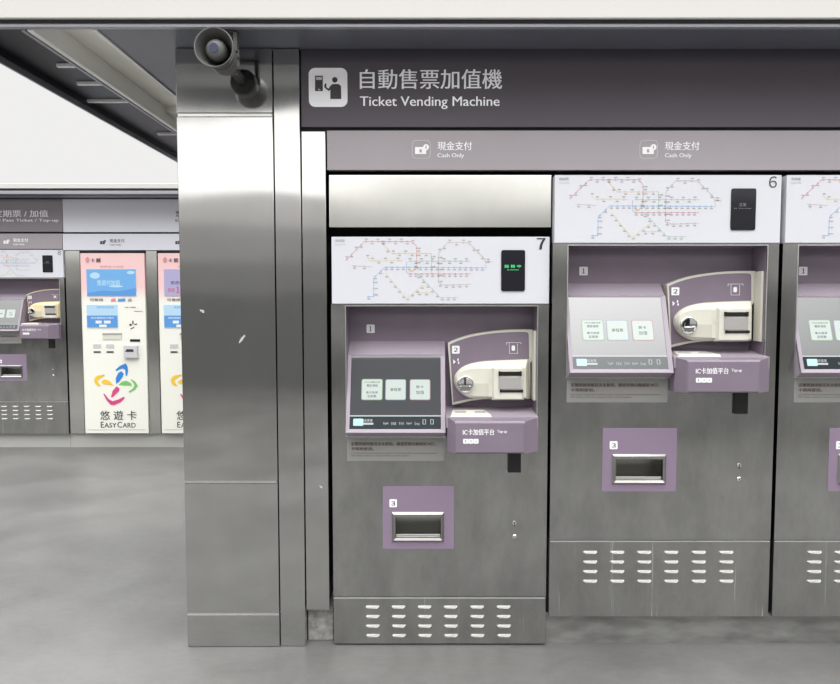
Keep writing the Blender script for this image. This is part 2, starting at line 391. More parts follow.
# ------------------------------------------------------------------ ticket machines
O6 = Vector((P(549, 617, YF6).x, YF6, P(549, 617, YF6).z))
ZB6 = P(0, 540, YF6).z-O6.z                       # height of the louvred base of number 6
WID = P(780, 243, YF6).x-P(554, 243, YF6).x       # width of a machine
MX0 = P(554, 243, YF6).x-O6.x
def make_map(m, x0, x1, z0, z1, y):
    """underground network; authored on a 219 x 65 grid"""
    def T(u, v): return (x0+(u-331)/219*(x1-x0), z1-(v-238)/65*(z1-z0))
    wd = .0018
    def line(pts, mi, st=5.6, tick=True):
        m.mi = mi; acc = 0
        q = [T(*p) for p in pts]
        for a, b_ in zip(q, q[1:]):
            d = Vector((b_[0]-a[0], b_[1]-a[1])); l = d.length
            if l < 1e-6: continue
            d /= l; n = Vector((-d.y, d.x))*wd/2
            m.quad([(a[0]+n.x, y, a[1]+n.y), (a[0]-n.x, y, a[1]-n.y), (b_[0]-n.x, y, b_[1]-n.y), (b_[0]+n.x, y, b_[1]+n.y)])
        if not tick: return
        for a, b_ in zip(pts, pts[1:]):
            L_ = math.hypot(b_[0]-a[0], b_[1]-a[1]); k = max(1, int(L_/st))
            for i in range(k):
                u = a[0]+(b_[0]-a[0])*(i+.3)/k; v = a[1]+(b_[1]-a[1])*(i+.3)/k
                m.mi = mi
                p = T(u, v); r = .0028
                m.quad([(p[0]-r, y-.0003, p[1]-r), (p[0]+r, y-.0003, p[1]-r), (p[0]+r, y-.0003, p[1]+r), (p[0]-r, y-.0003, p[1]+r)])
                m.mi = 6
                vert = abs(b_[1]-a[1]) > 1.5*abs(b_[0]-a[0])
                p = T(u+2.6, v) if vert else T(u, v+(2.2 if (i % 2 or v > 262) else -2.2))
                for j in range(3):
                    cx = p[0]+(j-1)*.0045; r = .0019
                    m.quad([(cx-r, y-.0003, p[1]-r), (cx+r, y-.0003, p[1]-r), (cx+r, y-.0003, p[1]+r*1.2), (cx-r, y-.0003, p[1]+r*1.2)])
    line([(345,261),(364,242.5),(411,242.5),(416,247),(416,268)], 0)
    line([(381,243),(391,254),(416,254),(431,254)], 3)
    line([(351,266),(361,266.5),(371,267)], 4); line([(366,257),(370,261),(402,261)], 5)
    line([(373,296),(373,278),(384,267.5),(407,267.5),(486,268)], 1)
    line([(406,262),(406,272),(409,274)], 1, 20, False)
    line([(408,261.5),(470,261.5)], 2); line([(408,274),(470,274)], 0)
    line([(438,283),(438,254),(447,243.5),(468,243.5),(485,260),(486,268)], 4)
    line([(438,283),(444,285),(471,284)], 4)
    line([(385,273),(406,298),(425,283)], 5); line([(417,292),(431,292)], 5)
    line([(431,254),(431,274)], 2, 8); line([(417,274),(440,297),(458,297)], 2)
    line([(366,296),(373,296)], 1, 8); line([(486,262),(492,262)], 4, 6)
    m.mi = 6; p = T(416, 267.5)
    m.quad([(p[0]-.008, y-.0005, p[1]-.004), (p[0]+.009, y-.0005, p[1]-.006), (p[0]+.008, y-.0005, p[1]+.003), (p[0]-.010, y-.0005, p[1]+.007)])
    m.mi = 3; p = T(411, 271)
    m.quad([(p[0]-.009, y-.0005, p[1]-.003), (p[0]+.009, y-.0005, p[1]-.003), (p[0]+.009, y-.0005, p[1]+.003), (p[0]-.009, y-.0005, p[1]+.003)])
    m.mi = 6
    m.text('路線圖', T(335,0)[0], T(344,0)[0], T(0,243)[1], T(0,240.4)[1], y-.0003, .01)
    m.text('Route Map', T(335,0)[0], T(345,0)[0], T(0,246.3)[1], T(0,244.8)[1], y-.0003)
    m.mi = 0

def make_machine(label, base_h=ZB6, number=None, bold=.0, led=False, yellowish=False, tilt=0.):
    t = thing('ticket_machine', (0,0,0), label, 'ticket machine', 'ticket vending machines')
    dz = base_h-ZB6
    def q(px, py, d=0.):
        v = P(px, py, YF6+d)-O6; return Vector((v.x, d, v.z+dz))
    def xz(px, py, d=0.): v = q(px, py, d); return (v.x, v.z)
    def zof(py, d=0.): return q(660, py, d).z
    XL, XRt = MX0-.005, MX0+WID-.003
    zb = base_h; zt = zof(243.3)
    # niche limits
    nx0, nx1 = q(567.5, 310).x, q(765.3, 310).x; nz1, nz0 = zof(245.6), zof(377)
    ND = .135
    cx0, cx1 = q(615.5, 469).x, q(662.5, 469).x; cz1, cz0 = zof(459), zof(480)
    # --- body: front sheet with the two openings, sides, top, back
    m = MB(); Z = 0.0
    def fr(xa, xb, za, zb_): m.quad([(xa, 0, za), (xb, 0, za), (xb, 0, zb_), (xa, 0, zb_)])
    fr(XL, nx0, zb, zt); fr(nx1, XRt, zb, zt); fr(nx0, nx1, nz1, zt)
    fr(nx0, cx0, zb, nz0); fr(cx1, nx1, zb, nz0); fr(cx0, cx1, cz1, nz0); fr(cx0, cx1, zb, cz0)
    D = .26
    m.quad([(XL,0,zb),(XL,0,zt),(XL,D,zt),(XL,D,zb)]); m.quad([(XRt,0,zt),(XRt,0,zb),(XRt,D,zb),(XRt,D,zt)])
    m.quad([(XL,0,zb),(XL,D,zb),(XRt,D,zb),(XRt,0,zb)]); m.quad([(XL,0,zt),(XRt,0,zt),(XRt,D,zt),(XL,D,zt)])
    body = m.build('body', STEEL_M, t, fix=False)
    m = MB(); e_ = .0035
    m.ring([(nx0-e_,nz0-e_),(nx1+e_,nz0-e_),(nx1+e_,nz1+e_),(nx0-e_,nz1+e_)], [(nx0,nz0),(nx1,nz0),(nx1,nz1),(nx0,nz1)], -.004, .004)
    m.build('niche_rim', RIM, body)
    # --- niche lining
    m = MB(); e_ = .0005
    m.quad([(nx0,ND,nz0),(nx1,ND,nz0),(nx1,ND,nz1),(nx0,ND,nz1)])
    m.quad([(nx0,0,nz1),(nx0,ND,nz1),(nx1,ND,nz1),(nx1,0,nz1)]); m.quad([(nx0,0,nz0),(nx1,0,nz0),(nx1,ND,nz0),(nx0,ND,nz0)])
    m.quad([(nx0,0,nz0),(nx0,ND,nz0),(nx0,ND,nz1),(nx0,0,nz1)]); m.quad([(nx1,0,nz1),(nx1,ND,nz1),(nx1,ND,nz0),(nx1,0,nz0)])
    con = m.build('console_niche', PURP, t, fix=False)
    # --- step markers
    def marker(n, px, py, d, sz=9.2, parent=t):
        m = MB(); a = q(px-sz/2, py+sz/2, d); c_ = q(px+sz/2, py-sz/2, d)
        m.prism(rrect(a.x, c_.x, a.z, c_.z, .004, 3), d-.0015, d+.001)
        mk = m.build('step_marker', LET, parent)
        m = MB(); hw = .0055 if n == '1' else .0085; m.text(n, (a.x+c_.x)/2-hw, (a.x+c_.x)/2+hw, a.z+.008, c_.z-.008, d-.0025, .03)
        m.build('marker_numeral', INK, mk)
    marker('1', 583.5, 271, ND-.002, 8.6)
    # --- screen housing: ledge and tilted wedge
    dt, db = .062-tilt/2, -.045+tilt/2
    A = q(568.3, 296, dt); B = q(665.5, 296, dt); Cc = q(672.7, 373, db); Dd = q(570.3, 373, db)
    xl_, xr_ = nx0+.001, (B.x+Cc.x)/2
    A = Vector((xl_, dt, A.z)); Dd = Vector((xl_, db, Dd.z)); B = Vector((xr_, dt, B.z)); Cc = Vector((xr_, db, Cc.z))
    zl = zof(283.5, ND); zbm = nz0-.004
    m = MB()
    prof = [(ND-.001, zl), (dt+.006, A.z+.003), (dt, A.z), (db, Dd.z), (db+.004, Dd.z-.004), (-.001, nz0-.004), (-.001, nz0+.001), (ND-.001, nz0+.001)]
    m.loft([[(x, y, z) for y, z in prof] for x in (xl_, xr_)])
    hs = m.build('screen_housing', PURL, t)
    # screen plane frame of reference
    U = (B-A); V = (Dd-A); Nn = U.cross(V).normalized()
    if Nn.y > 0: Nn = -Nn
    def S(u, v, h=0.): return A+U*u+V*v+Nn*h
    u0, u1, v0, v1 = .036, .955, .018, .955
    m = MB()
    o = [(0,0),(1,0),(1,1),(0,1)]; i_ = [(u0,v0),(u1,v0),(u1,v1),(u0,v1)]
    for k in range(4):
        j = (k+1) % 4
        m.quad([S(*o[k],.006), S(*o[j],.006), S(*i_[j],.004), S(*i_[k],.004)])
        m.quad([S(*o[k],-.004), S(*o[j],-.004), S(*o[j],.006), S(*o[k],.006)])
    m.build('screen_bezel', PURL, hs)
    def G(u, v, h): return S(u0+(u1-u0)*u, v0+(v1-v0)*v, h)
    def plate(m, ua, ub, va, vb, h):
        m.quad([G(ua,vb,h), G(ub,vb,h), G(ub,va,h), G(ua,va,h)])
    def rplate(m, ua, ub, va, vb, h, r=.02):
        asp = 1.28
        pts = rrect(ua, ub, va, vb, r, 3)
        ps = []
        for (x, y) in pts:
            ps.append((x, y))
        m._f([m.bm.verts.new(G(x, y, h)) for x, y in ps])
    m = MB(); plate(m, 0, 1, 0, 1, .0022); ts = m.build('touch_screen', SCR, t)
    m = MB(); plate(m, 0, 1, .83, 1, .0026); m.build('status_bar', SCRB, ts)
    m = MB(); plate(m, 0, 1, .815, .83, .0028)
    def stext(m, s, ua, ub, va, vb, h, bold=0.):
        vv, ff = text_mesh(s, bold); xs = [p[0] for p in vv]; ys = [p[1] for p in vv]
        ax, bx_, ay, by = min(xs), max(xs), min(ys), max(ys)
        VV = [m.bm.verts.new(G(ua+(p[0]-ax)/(bx_-ax)*(ub-ua), vb+(p[1]-ay)/(by-ay)*(va-vb), h)) for p in vv]
        for f in ff: m._f([VV[k] for k in f])
    stext(m, '請選擇', .15, .25, .865, .905, .0032, .02); plate(m, .15, .26, .915, .94, .0032)
    for k in range(5):
        u = .37+k*.085; stext(m, ('English','日本語','한국어','Español','ไทย')[k], u, u+.055, .905, .945, .0032, .01)
    for k in range(2):
        u = .80+k*.085; plate(m, u, u+.035, .87, .875, .0032); plate(m, u, u+.035, .93, .935, .0032); plate(m, u, u+.006, .87, .935, .0032); plate(m, u+.029, u+.035, .87, .935, .0032)
    m.build('status_text', UI, ts)
    m = MB(); rplate(m, .04, .15, .86, .955, .0032, .01); m.build('status_button', CYAN, ts)
    for k, (ua, ub, va, mt_) in enumerate(((.12,.355,.32,BTNG), (.385,.615,.325,BTNB), (.655,.885,.325,BTNR))):
        m = MB(); rplate(m, ua, ub, va, .61, .0028, .022); m.mi = 1
        rplate(m, ua+.008, ub-.008, va+.009, .60, .0032, .018); m.mi = 2
        cxm = (ua+ub)/2
        if k == 0:
            stext(m, 'TPASS通勤月票', ua+.03, ub-.03, .355, .375, .0036); stext(m, '購買/展期', cxm-.06, cxm+.06, .395, .43, .0036)
            stext(m, '臺北捷運', cxm-.065, cxm+.065, .49, .52, .0036); stext(m, '定期票', cxm-.05, cxm+.05, .54, .575, .0036)
        elif k == 1: stext(m, '單程票', cxm-.06, cxm+.06, .445, .49, .0036)
        else: stext(m, '票卡', cxm-.045, cxm+.04, .41, .45, .0036); stext(m, '加值', cxm-.045, cxm+.045, .48, .53, .0036)
        m.build('screen_button', [mt_, BTN, INK], ts)
    # --- coin and banknote unit
    cm = CREAMY if yellowish else CREAM
    d1 = .085
    top = spline([(667,284.5),(675,281),(690,276.3),(710,273),(730,271.3),(755.5,271)], 5)
    bot = spline([(751.5,340),(735,340.5),(715,341),(700,341.8),(686,343.8),(670.5,347.5)], 5)
    out = [xz(*p, d1) for p in top+[(755.8,300),(752,305),(752,318)]+bot]
    m = MB(); m.prism(out[::-1], d1, ND-.001); pay = m.build('payment_bezel', cm, t)
    ti = spline([(669,286),(676,283),(690,278.6),(710,275.2),(730,273.6),(748,273.5),(751,276)], 5)
    ni = spline([(751,300.5),(720,301.5),(700,303),(685,307),(675.5,314),(673,322),(676,331),(684,337.5),(692,340)], 5)
    bi = spline([(692,340.8),(683,342),(671.5,344.5)], 5)
    inn = [xz(*p, d1) for p in ti+ni+bi]
    m = MB(); m.prism(inn[::-1], d1-.0022, d1-.0002); m.build('bezel_inlay', PURP, pay)
    # nose: bevelled cream body that carries the coin slot and the note slots
    d2 = .035
    no = spline([(751,301),(720,302),(700,303.5),(686,307),(677,314),(674,322),(677,331),(685,337.5),(694,340.3),(715,341),(735,341),(751,341)], 4)
    nin = spline([(751,309),(720,309.3),(700,309.5),(689,311),(681,316),(679,322.5),(681,331),(688,336),(696,337.5),(715,338),(735,338.5),(751,339)], 4)
    r0 = [q(x, y, d1) for x, y in no]; r1 = [q(x, y, d1-.02) for x, y in no]; r2 = [q(x, y, d2) for x, y in nin]
    m = MB(); m.loft([r2, r1, r0]); nose = m.build('slot_housing', cm, t)
    m = MB(); a = q(675,309,d2); m.prism([xz(*p, d2) for p in ((751,309.4),(712,309.4),(712,322.6),(751,322.6))], d2-.0018, d2+.001)
    px = [(688,324.5),(712,324.5),(712,337.6),(697,337.2),(690,335.8)]
    m.mi = 1; m.prism([xz(*p, d2) for p in px][::-1], d2-.0018, d2+.001); m.build('housing_facet', [cm, CREAMG], nose)
    # coin slot
    cc = q(688, 325, d2); cr_ = .0375
    m = MB(); m.lathe_y((cc.x, cc.z), [(cr_*.86, d2-.002), (cr_, d2-.006), (cr_, d2-.012), (cr_*.86, d2-.014), (cr_*.70, d2-.008), (cr_*.45, d2-.004), (.001, d2-.003)], 32, False)
    cs = m.build('coin_slot', CHROME, t)
    m = MB(); m.box((cc.x-.0022, d2-.0155, cc.z-.004), (cc.x+.0022, d2-.006, cc.z+.028)); m.build('coin_opening', BLACK, cs)
    m = MB(); m.prism([(cc.x-.026, cc.z-.010), (cc.x+.026, cc.z-.010), (cc.x+.018, cc.z-.028), (cc.x-.018, cc.z-.028)], d2-.016, d2-.006)
    m.build('coin_scoop', CHROME, cs)
    # the bezel returns along the right wall of the niche
    m = MB(); za, zb3 = q(757, 341, .06).z, q(757, 271.5, .06).z
    m.prism([(nx1-.010, za), (nx1-.001, za), (nx1-.001, zb3), (nx1-.010, zb3)], .02, d1-.004); m.build('bezel_return', cm, pay)
    m = MB(); m.box((nx1-.006, d1-.003, za), (nx1-.001, ND-.002, zb3)); m.build('bezel_gap', BLACK, pay)
    # banknote module
    d3 = .018
    m = MB(); a = q(718, 340.8, d3); c_ = q(750, 308.5, d3)
    m.loft([[(a.x+.004,d3,a.z+.004),(c_.x-.004,d3,a.z+.004),(c_.x-.004,d3,c_.z-.004),(a.x+.004,d3,c_.z-.004)],
            [(a.x-.004,d2+.004,a.z-.004),(c_.x+.006,d2+.004,a.z-.004),(c_.x+.006,d2+.004,c_.z+.004),(a.x-.004,d2+.004,c_.z+.004)],
            [(a.x-.004,d1,a.z-.004),(c_.x+.006,d1,a.z-.004),(c_.x+.006,d1,c_.z+.004),(a.x-.004,d1,c_.z+.004)]])
    bm_ = m.build('banknote_unit', CREAM, t)
    m = MB(); m.box((q(724,324,d3).x, d3-.004, q(735,330,d3).z), (q(748,324,d3).x, d3+.001, q(735,317.6,d3).z), .0015); m.build('slot_bridge', GREYP, bm_)
    for (xa, xb, ya, yb) in ((724,748,312.2,316.4), (725,749,330.8,333.2)):
        m = MB(); a = q(xa, yb, d3); c_ = q(xb, ya, d3)
        m.box((a.x, d3-.003, a.z), (c_.x, d3+.002, c_.z)); m.box((a.x, d3-.008, a.z), (a.x+.008, d3, c_.z+.002)); m.box((c_.x-.008, d3-.008, a.z), (c_.x, d3, c_.z+.002))
        sl = m.build('banknote_slot', BLKP, bm_)
    # printed icons on the inlay
    dI = d1-.004
    m = MB()
    def dash(m, pts):
        p_ = [xz(*p, dI) for p in pts]
        for a, b_ in zip(p_, p_[1:]):
            l = math.hypot(b_[0]-a[0], b_[1]-a[1]); k = max(1, int(l/.009))
            for i in range(k):
                f0, f1 = i/k, (i+.62)/k
                xa, za = a[0]+(b_[0]-a[0])*f0, a[1]+(b_[1]-a[1])*f0; xb, zb2 = a[0]+(b_[0]-a[0])*f1, a[1]+(b_[1]-a[1])*f1
                m.box((min(xa,xb)-.0009, dI-.0006, min(za,zb2)-.0009), (max(xa,xb)+.0009, dI, max(za,zb2)+.0009))
    dash(m, [(728,286),(728,284),(743,284),(743,286)]); dash(m, [(731,284.5),(731,295),(739.5,295),(739.5,284.5)])
    m.prism(rrect(q(733.3,290,dI).x, q(736.9,290,dI).x, q(735,292.3,dI).z, q(735,287,dI).z, .005, 3), dI-.0006, dI)
    m.build('banknote_icon', LET, t); m = MB()
    m.prism([xz(*p, dI) for p in ((672.5,301),(672.5,306),(675,303.5))][::-1], dI-.0006, dI)
    dash(m, [(677,300.5),(678.5,303.5),(677,306.5)])
    m.build('coin_icon', LET, t)
    marker('2', 675.3, 291.3, d1-.003, 8)
    # --- card platform: sloping ledge, chamfered box and card slot
    xl2, xr2 = q(672.5, 352).x, q(765.2, 352).x
    xl2 = xr_+.003
    zA, zB_, zC = zof(349.5, ND), zof(354.5, .02), zof(358.5, -.055)
    m = MB(); prof = [(ND-.002, zA), (.045, zB_+.002), (-.05, zC+.006), (-.05, zC-.04), (ND-.002, zC-.04)]
    m.loft([[(x, y, z) for y, z in prof] for x in (xl2, nx1-.001)]); pf = m.build('card_ledge', PURL, t)
    dF = -.105
    fx0, fx1 = q(688.5, 377, dF).x, q(759, 377, dF).x
    z1_, z0_ = zof(361.5, dF), zof(392, dF)
    back = [(xl2,-.001,z0_-.008),(nx1+.004,-.001,z0_-.008),(nx1+.004,-.001,zC+.002),(xl2,-.001,zC+.002)]
    mid = [(xl2+.004,-.045,z0_-.006),(nx1+.002,-.045,z0_-.006),(nx1+.002,-.045,zC+.004),(xl2+.004,-.045,zC+.004)]
    fr1 = [(fx0-.006,dF+.006,z0_-.004),(fx1+.006,dF+.006,z0_-.004),(fx1+.006,dF+.006,z1_+.004),(fx0-.006,dF+.006,z1_+.004)]
    frn = [(fx0,dF,z0_+.002),(fx1,dF,z0_+.002),(fx1,dF,z1_-.002),(fx0,dF,z1_-.002)]
    m = MB(); m.loft([frn, fr1, mid, back]); bx_ = m.build('card_reader', PURP, t)
    m = MB(); m.loft([[(fx0-.003,dF+.001,z1_-.004),(fx1+.003,dF+.001,z1_-.004),(fx1+.006,dF+.007,z1_+.005),(fx0-.006,dF+.007,z1_+.005)]], True, False); m.build('reader_edge', PURL, bx_, fix=False)  # bright line along the top chamfer, put in as paler purple
    m = MB(); dL = dF-.001
    m.text('IC卡加值平台', fx0+.030, fx0+.165, z1_-.052, z1_-.026, dL, .018); m.text('Top-up', fx0+.178, fx0+.22, z1_-.046, z1_-.030, dL, .01)
    m.build('reader_lettering', LET, bx_)
    for k in range(3):
        m = MB(); xa = fx0+.031+k*.0225
        m.prism(rrect(xa, xa+.0215, z1_-.088, z1_-.068, .003, 2), dL, dL+.0006); m.mi = 1
        m.text(('!', '卡', '+')[k], xa+.008 if k != 1 else xa+.005, xa+.0135 if k != 1 else xa+.0165, z1_-.084, z1_-.072, dL-.0006)
        m.build('reader_icon', [LET, PURP], bx_)
    # card slot on the sloping top
    m = MB(); sx0 = fx0-.006; sx1 = sx0+.150; ya, yb = -.040, .046
    def topz(y): return zC+.006+(zB_+.002-zC-.006)*(y+.05)/.095
    pts = [(sx0-.012, ya), (sx1+.012, ya), (sx1-.012, yb), (sx0-.002, yb)]
    m.loft([[(x, y, topz(y)+.009) for x, y in pts], [(x+(.006 if x > sx0+.05 else -.006), y+(.004 if y > 0 else -.006), topz(y)-.004) for x, y in pts]]); sl = m.build('card_slot', CREAM, t)
    for xa, xb in ((sx0+.006, sx0+.055), (sx1-.055, sx1-.008)):
        m = MB(); m.loft([[(xa, -.01, topz(-.01)+.0105), (xb, -.01, topz(-.01)+.0105), (xb, .022, topz(.022)+.0105), (xa, .022, topz(.022)+.0105)], [(xa, -.01, topz(-.01)), (xb, -.01, topz(-.01)), (xb, .022, topz(.022)), (xa, .022, topz(.022))]])
        m.build('card_opening', GREYP, sl)
    # black tab under the reader, perforations
    m = MB(); a = q(733, 413.5); c_ = q(747, 394.5); m.box((a.x, -.012, a.z), (c_.x, .0, c_.z+.012), .001); m.build('black_tab', BLKP, t)
    m = MB(); sc = q(685.5, 401.5)
    for rr_, n in ((.030, 18), (.020, 12), (.010, 6)):
        for k in range(n): m.cyl((sc.x+rr_*math.cos(2*PI*k/n), sc.z+rr_*math.sin(2*PI*k/n)), .0016, -.0006, .0004, 6)
    m.build('speaker_holes', DSTEEL, body)
    # --- notice sticker
    m = MB(); a = q(566.5, 402.3); c_ = q(671.5, 379); c_.z = min(c_.z, nz0-.008)
    m.box((a.x, -.0008, a.z), (xr_-.004, .0004, c_.z-.002)); st = m.build('notice_sticker', STICK, t)
    m = MB(); wt = xr_-.012-a.x
    m.text('定期票啟用後首次未使用，倘需更換自動展延30日，', a.x+.018, a.x+wt*.93, c_.z-.034, c_.z-.018, -.0016, .04)
    m.text('不得再使用。', a.x+.018, a.x+wt*.28, c_.z-.055, c_.z-.040, -.0016, .04); m.mi = 0
    m.text('If the All Pass Ticket is not used after activation, the expiry date will be automatically extended for', a.x+.018, a.x+wt*.95, c_.z-.071, c_.z-.064, -.0016)
    m.text('30 days and it cannot be used again.', a.x+.018, a.x+wt*.66, c_.z-.082, c_.z-.075, -.0016)
    m.build('notice_text', INKB, st)
    # --- coin tray
    m = MB(); a = q(602, 491.3); c_ = q(677, 428)
    m.ring([(a.x,a.z),(c_.x,a.z),(c_.x,c_.z),(a.x,c_.z)], [(cx0,cz0),(cx1,cz0),(cx1,cz1),(cx0,cz1)], -.0012, .0004); tp = m.build('tray_plate', PURC, t)
    m = MB(); a = q(611.5, 484); c_ = q(666, 454)
    O_ = [(a.x,a.z),(c_.x,a.z),(c_.x,c_.z),(a.x,c_.z)]; I_ = [(cx0,cz0),(cx1,cz0),(cx1,cz1),(cx0,cz1)]
    m.loft([[(x, .012, z) for x, z in I_], [(x+(.0 if x > cx0+.05 else 0), -.006, z) for x, z in I_],
            [(x, -.011, z) for x, z in [(a.x+.008,a.z+.008),(c_.x-.008,a.z+.008),(c_.x-.008,c_.z-.008),(a.x+.008,c_.z-.008)]],
            [(x, -.003, z) for x, z in O_], [(x, -.001, z) for x, z in O_]], False, False)
    m.build('tray_frame', STEEL_W, t)
    m = MB(); dp = .085; cz = (cz0+cz1)/2; n = 10; prof = []
    for k in range(n+1):
        th = PI/2*k/n; prof.append((.014+dp*math.sin(th)*.98, cz0+.004+(1-math.cos(th))*(cz1-cz0)*.9))
    prof.append((.014, cz1)); 
    for x in (cx0+.001, cx1-.001): m._f([m.bm.verts.new((x, y, z)) for y, z in prof])
    R = [[m.bm.verts.new((x, y, z)) for y, z in prof] for x in (cx0+.001, cx1-.001)]
    for k in range(len(prof)-1): m._f([R[0][k], R[1][k], R[1][k+1], R[0][k+1]], True)
    m.build('tray_cavity', DSTEEL, t, fix=False)
    m = MB(); m.box((cx0+.002, .004, cz0+.001), (cx1-.002, .010, cz0+.014), .002); m.build('tray_lip', RIM, t)
    marker('3', 613.6, 445.2, -.0012, 8)
    # --- locks
    c_ = q(739, 465); m = MB(); m.cyl((c_.x, c_.z), .0085, -.004, .001, 18); lk = m.build('lock', CHROME, t)
    m = MB(); m.cyl((c_.x, c_.z+.001), .0035, -.005, -.003, 10); m.box((c_.x-.0012, -.005, c_.z-.014), (c_.x+.0012, -.0001, c_.z-.002)); m.build('keyhole', BLACK, lk)
    c_ = q(739, 479); m = MB(); m.lathe_y((c_.x, c_.z), [(.002,-.005), (.006,-.006), (.0105,-.003), (.0105,.001)], 20); lk = m.build('lock', CHROME, t)
    m = MB(); m.box((c_.x-.001, -.0068, c_.z-.005), (c_.x+.001, -.005, c_.z+.005)); m.build('keyhole', BLACK, lk)
    # --- louvred base
    m = MB(); m.box((XL, -.001, .003), (XRt, .25, zb-.004), .0022); bp = m.build('base_panel', STEEL_W, t)
    m = MB(); m.box((XL+.002, -.0025, zb-.008), (XRt-.002, .003, zb-.0035), .001); m.build('base_seam', RIM, bp)
    for r in range(4):
        for c0 in (590,617,644,671,698.5,726):
            p = q(c0, 552+9.6*r+(0 if base_h == ZB6 else -2)); hw, hh = .0305, .0062; m = MB()
            lo = [(p.x+dx, -.001, p.z+dz_) for dx, dz_ in ((-hw, hh), (-hw-.003, 0), (-hw+.006, -hh), (hw-.006, -hh), (hw+.003, 0), (hw, hh))]
            hi = [(p.x+dx, y_, p.z+dz_) for dx, y_, dz_ in ((-hw+.004, -.003, hh-.001), (-hw+.002, -.008, 0), (-hw+.01, -.010, -hh+.001), (hw-.01, -.010, -hh+.001), (hw-.002, -.008, 0), (hw-.004, -.003, hh-.001))]
            m.loft([hi, lo], True, False); m.build('louver', LOUV, bp)
    # --- header with the network map
    m = MB(); hz0, hz1 = zof(243), zof(175.3)
    m.box((MX0, -.006, hz0), (MX0+WID-.004, .05, hz1), .0015); hd = m.build('header_panel', WHITE, t)
    m = MB(); make_map(m, MX0, MX0+WID, hz0, hz1, -.0068); m.build('network_map', [M_RED, M_BLU, M_GRN, M_ORG, M_BRN, M_YEL, M_GRY], hd)
    a = q(729.5, 230.3); c_ = q(755.3, 188.8)
    m = MB(); m.prism(rrect(a.x, c_.x, a.z, c_.z, .008, 4), -.010, -.004); ds = m.build('status_display', GLASSD, t)
    m = MB(); zc = (a.z+c_.z)/2+.012; wd = c_.x-a.x
    if led: m.text('服 務 中', a.x+.014, c_.x-.018, zc, zc+.013, -.0108); m.text('In Service', a.x+.028, c_.x-.028, zc-.011, zc-.0055, -.0108)
    else: m.text('正常', a.x+.034, c_.x-.042, zc, zc+.014, -.0108); m.text('In Service', a.x+.012, c_.x-.020, zc-.010, zc-.006, -.0108)
    m.build('display_text', GREEN if led else DIMLED, ds)
    if number:
        m = MB(); a = q(768, 188); c_ = q(776.2, 176.6); m.text(number, a.x, c_.x, a.z, c_.z, -.0075, bold); m.build('machine_number', INK, hd)
    return t

m6 = make_machine('ticket machine numbered 6, raised on the plinth, its tilted screen reflecting white', number='6', bold=-.012, tilt=-.014)
m6.location = O6
base7 = P(0, 597, YF7).z-.004
m7 = make_machine('lower ticket machine numbered 7, standing on the floor below the blank steel panel', base_h=base7, number='7', bold=.045, led=True, tilt=-.002)
m7.scale = (.976, 1, 1.0055)
m7.location = (P(331.6, 240, YF7).x-MX0*.976, YF7, .004)
m5 = make_machine('ticket machine at the right edge of the photo, next after number 6', number=None, tilt=-.002)
m5.location = (P(784.3, 243, YF6).x-MX0, YF6, O6.z)

# ------------------------------------------------------------------ front canopy
def canopy(name_label, XLc, XRc, yed, yback, zs, detail):
    O = Vector(((XLc+XRc)/2, yed, zs))
    t = thing('kiosk_canopy', O, name_label, 'canopy')
    xp = -1.30
    zl = zs-.001
    # fascia and edge trim
    MB().box((XLc, yed-.03, zs+.026), (XRc, yed+.02, zs+.42), .004).build('fascia', FASC, t, O)
    MB().box((XLc, yed-.018, zs+.015), (XRc, yed+.015, zs+.0255)).build('shadow_gap', BLACK, t, O)
    MB().box((XLc, yed-.012, zs), (XRc, yed+.012, zs+.0145), .002).build('edge_trim', TRIMG, t, O)
    MB().box((XLc+.02, yed+.013, zs+.20), (XRc, yback, zs+.30)).build('roof_deck', SOFD, t, O)
    MB().box((xp if detail else XLc+.01, yed+.013, zs+.001), (XRc, yback, zs+.03)).build('soffit_panel', SOFF, t, O)
    if not detail: return t
    # left overhang: edge trim, black tray with brackets, galvanised channel
    MB().box((XLc, yed+.02, zs), (XLc+.012, yback, zs+.03), .002).build('side_trim', TRIMG, t, O)
    MB().box((XLc, yed+.021, zs+.031), (XLc+.019, yback, zs+.19)).build('side_liner', SOFD, t, O)
    MB().box((XLc+.02, yed+.013, zs+.06), (-1.60, yback, zs+.09)).build('black_tray', SOFD, t, O)
    for (y, x0) in ((3.24, -1.76), (3.50, -1.80), (3.80, -1.90), (4.52, -1.80), (5.2, -1.85)):
        MB().box((x0, y, zs+.045), (-1.60, y+.022, zs+.061), .002).build('bracket', CHANR, t, O)
    for xa, xb in ((-1.600,-1.583), (-1.575,-1.550), (-1.318,-1.300)):
        MB().box((xa, yed+.013, zs-.006), (xb, yback, zs+.12), .003).build('channel_rim', TRIMG if xa == -1.6 else CHANR, t, O)
    m = MB(); m.box((-1.549, yed+.013, zs+.085), (-1.319, yback, zs+.10)); m.box((-1.549, 4.03, zs+.055), (-1.319, yback, zs+.084)); ch = m.build('light_channel', CHAN, t, O)
    m = MB()
    for y in (3.15, 3.62): m.lathe_y((0,0), [(.001,0),(.001,0)], 4) if False else None
    for (x, y) in ((-1.36, 3.35), (-1.40, 3.75)):
        n = 14; m.loft([[(x+.010*math.cos(2*PI*k/n), y+.010*math.sin(2*PI*k/n), zs+.080) for k in range(n)], [(x+.010*math.cos(2*PI*k/n), y+.010*math.sin(2*PI*k/n), zs+.086) for k in range(n)]])
    m.build('screw', INK, ch, O)
    MB().box((-1.55, yed+.013, zs+.10), (-1.30, yback, zs+.14)).build('channel_back', SOFD, t, O)
    return t
canopy('flat kiosk canopy overhead with white fascia, grey soffit and open black tray at its left', -1.92, XR+.1, YED, YBK, ZS, True)

